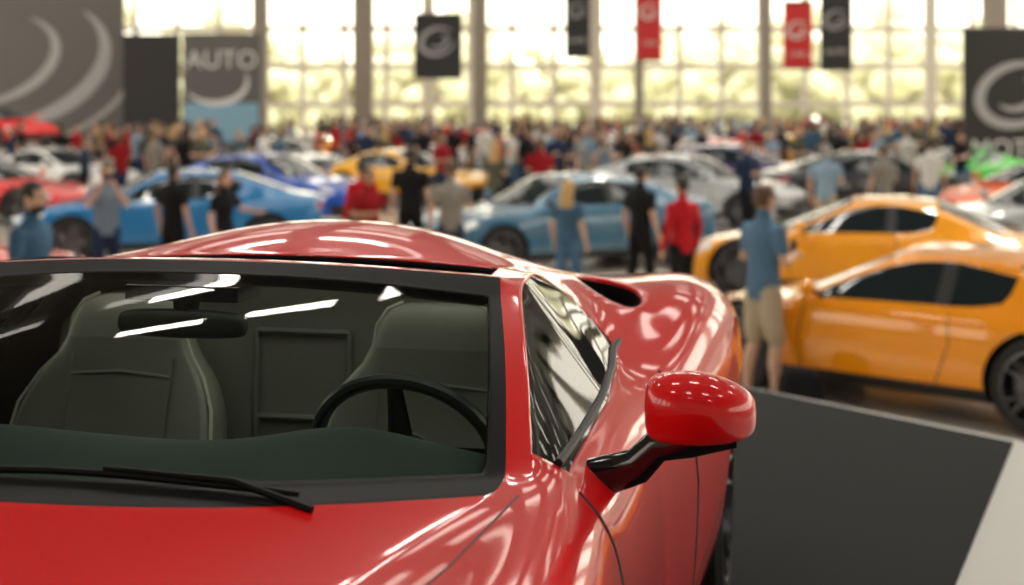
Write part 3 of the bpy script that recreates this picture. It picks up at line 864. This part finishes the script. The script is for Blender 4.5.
def banner(name, x0, x1, z0, z1, Y, mat, txt=None, ring=True, hang=True):
    e = empty(name, ((x0+x1)/2, Y, 0)); w_ = x1-x0; hgt = z1-z0
    b = MB(); b.box((0, 0, (z0+z1)/2), (w_, .06, hgt), 0)
    if hang:
        b.tube([(-w_/2, 0, z1), (w_/2, 0, z1)], .05, 1, 8); b.tube([(-w_/2, 0, z0), (w_/2, 0, z0)], .04, 1, 8)
        for s in (-1, 1): b.tube([(s*w_*.4, 0, z1), (s*w_*.4, 0, ZC)], .012, 1, 5)
    if ring:
        cz = z0+hgt*.58; rr_ = w_*.36
        arc(b, 0, cz, rr_, rr_*.75, 20, 340, .02*w_, .10*w_, 2, tilt=.3)
        arc(b, 0, cz, rr_*.55, rr_*.35, 200, 420, .02*w_, .07*w_, 2, tilt=.3)
    b.obj('panel', [mat, BLACK, INK if mat != BDK else INKG], e, angle=30)
    if txt: text(e, txt, 0, z0+hgt*.18, w_*.24, INK)
    return e
banner('hanging_banner', -3.10, -1.58, 3.1, 5.1, 45, BDK)
banner('hanging_banner', 1.68, 2.47, 3.76, 6.3, 45, BDK, 'AUTO')
banner('hanging_banner', 3.95, 4.75, 3.66, 6.3, 45, BRD, 'CARS')
banner('hanging_banner', 8.58, 9.5, 3.4, 5.5, 45, BRD, 'CARS')
banner('hanging_banner', 9.75, 10.76, 3.35, 6.1, 45, BDK, 'AUTO')
banner('exhibitor_board', 12.55, 15.6, .0, 4.41, 39.6, BDK, 'MOTOR', hang=False)
e = empty('exhibitor_backdrop', (-14.6, 45.8, 0)); b = MB()
b.box((-1.6, 0, 3.2), (7.4, .2, 6.4), 0)
arc(b, -1.6, 3.6, 3.2, 2.0, -120, 30, .05, .5, 1, y=-.12, tilt=.25); arc(b, -2.4, 3.7, 2.4, 1.4, -110, 40, .04, .35, 1, y=-.12, tilt=.25)
arc(b, -1.2, 3.5, 3.9, 2.6, -100, 20, .03, .2, 2, y=-.12, tilt=.25)
b.obj('panel', [BGY, INKG, INKG], e, angle=30)
b = MB(); b.box((0, 0, 2.23), (1.75, .2, 4.46), 0); b.obj('partition_panel', [BDK], smooth=False, loc=(-11.3, 44.6, 0))
e = empty('exhibitor_board', (-9.08, 44.6, 0)); b = MB(); b.box((0, 0, 2.25), (2.45, .2, 4.5), 0)
b.box((0, -.11, 1.7), (2.3, .01, 1.2), 3); arc(b, -.2, 3.0, 1.0, .7, -150, 20, .03, .2, 1, y=-.12)
b.obj('panel', [BGY, INK, INKG, BBL], e, angle=30); text(e, 'AUTO', 0, 3.4, .8, INK, -.12)

# outside: ground and trees
b = MB(); b.box((0, 118, -.35), (260, 90, .2)); b.obj('lawn', [pm('grass', (.60, .60, .42), .9, noise=.3, nscale=.5)], smooth=False)
LEAF = pm('leaves_hazed', (.70, .68, .50), .9, noise=.2, nscale=2); BARK = pm('bark', (.45, .38, .3), .9)  # leaf colour paled to stand in for daylight haze
tm = MB(); tm.tube([(0, 0, 0), (.1, 0, 1.5), (0, .1, 3)], [.25, .2, .12], 1, 8)
for k in range(70):
    a = random.uniform(0, 6.28); r = 4.2*math.sqrt(random.random()); z = random.uniform(1.6, 8.8-r*.9); q = random.uniform(.7, 1.3)
    tm.sph((r*math.cos(a), r*math.sin(a), z), (q, q, q*.8), 0, 8, 6)
for i, v in enumerate(tm.v):
    if v.z > .5: tm.v[i] = v+Vector((random.uniform(-.12, .12), random.uniform(-.12, .12), random.uniform(-.12, .12)))
t0 = tm.obj('tree', [LEAF, BARK], angle=None)
t0.location = (-32, 100, -.25)
for k in range(15):
    o = D.objects.new('tree', t0.data); col.objects.link(o); s = random.uniform(.7, 1.25)
    o.location = (-28+k*4.4+random.uniform(-1.5, 1.5), random.uniform(90, 116), -.25); o.scale = (s, s, s); o.rotation_euler = (0, 0, random.uniform(0, 6))

# ------------------------------------------------------------------ light
wd = D.worlds.new('World'); scene.world = wd; wd.use_nodes = True
nt = wd.node_tree; bgd = nt.nodes['Background']
tc = nt.nodes.new('ShaderNodeTexCoord'); sp = nt.nodes.new('ShaderNodeSeparateXYZ'); rp = nt.nodes.new('ShaderNodeValToRGB')
rp.color_ramp.elements[0].color = (1, .91, .74, 1); rp.color_ramp.elements[0].position = 0.0
rp.color_ramp.elements[1].color = (1, .94, .84, 1); rp.color_ramp.elements[1].position = .6
nt.links.new(tc.outputs['Generated'], sp.inputs[0]); nt.links.new(sp.outputs['Z'], rp.inputs[0]); nt.links.new(rp.outputs[0], bgd.inputs[0])
bgd.inputs[1].default_value = 3.3
sun = D.lights.new('sun', 'SUN'); sun.energy = 3.2; sun.angle = math.radians(4); sun.color = (1, .90, .74)
so_ = D.objects.new('sun', sun); col.objects.link(so_); so_.rotation_euler = (math.radians(-32), math.radians(22), 0); so_.location = (0, 0, 30)

# ------------------------------------------------------------------ camera
cam = D.cameras.new('camera'); co = D.objects.new('camera', cam); col.objects.link(co)
co.location = (0, 0, 2.4); co.rotation_euler = (math.radians(90), 0, 0)
cam.lens = 50; cam.sensor_width = 36; cam.shift_y = -(292.5-100)/1024
cam.clip_start = .05; cam.clip_end = 500
cam.dof.use_dof = True; cam.dof.focus_distance = 2.7; cam.dof.aperture_fstop = 2.5
scene.camera = co
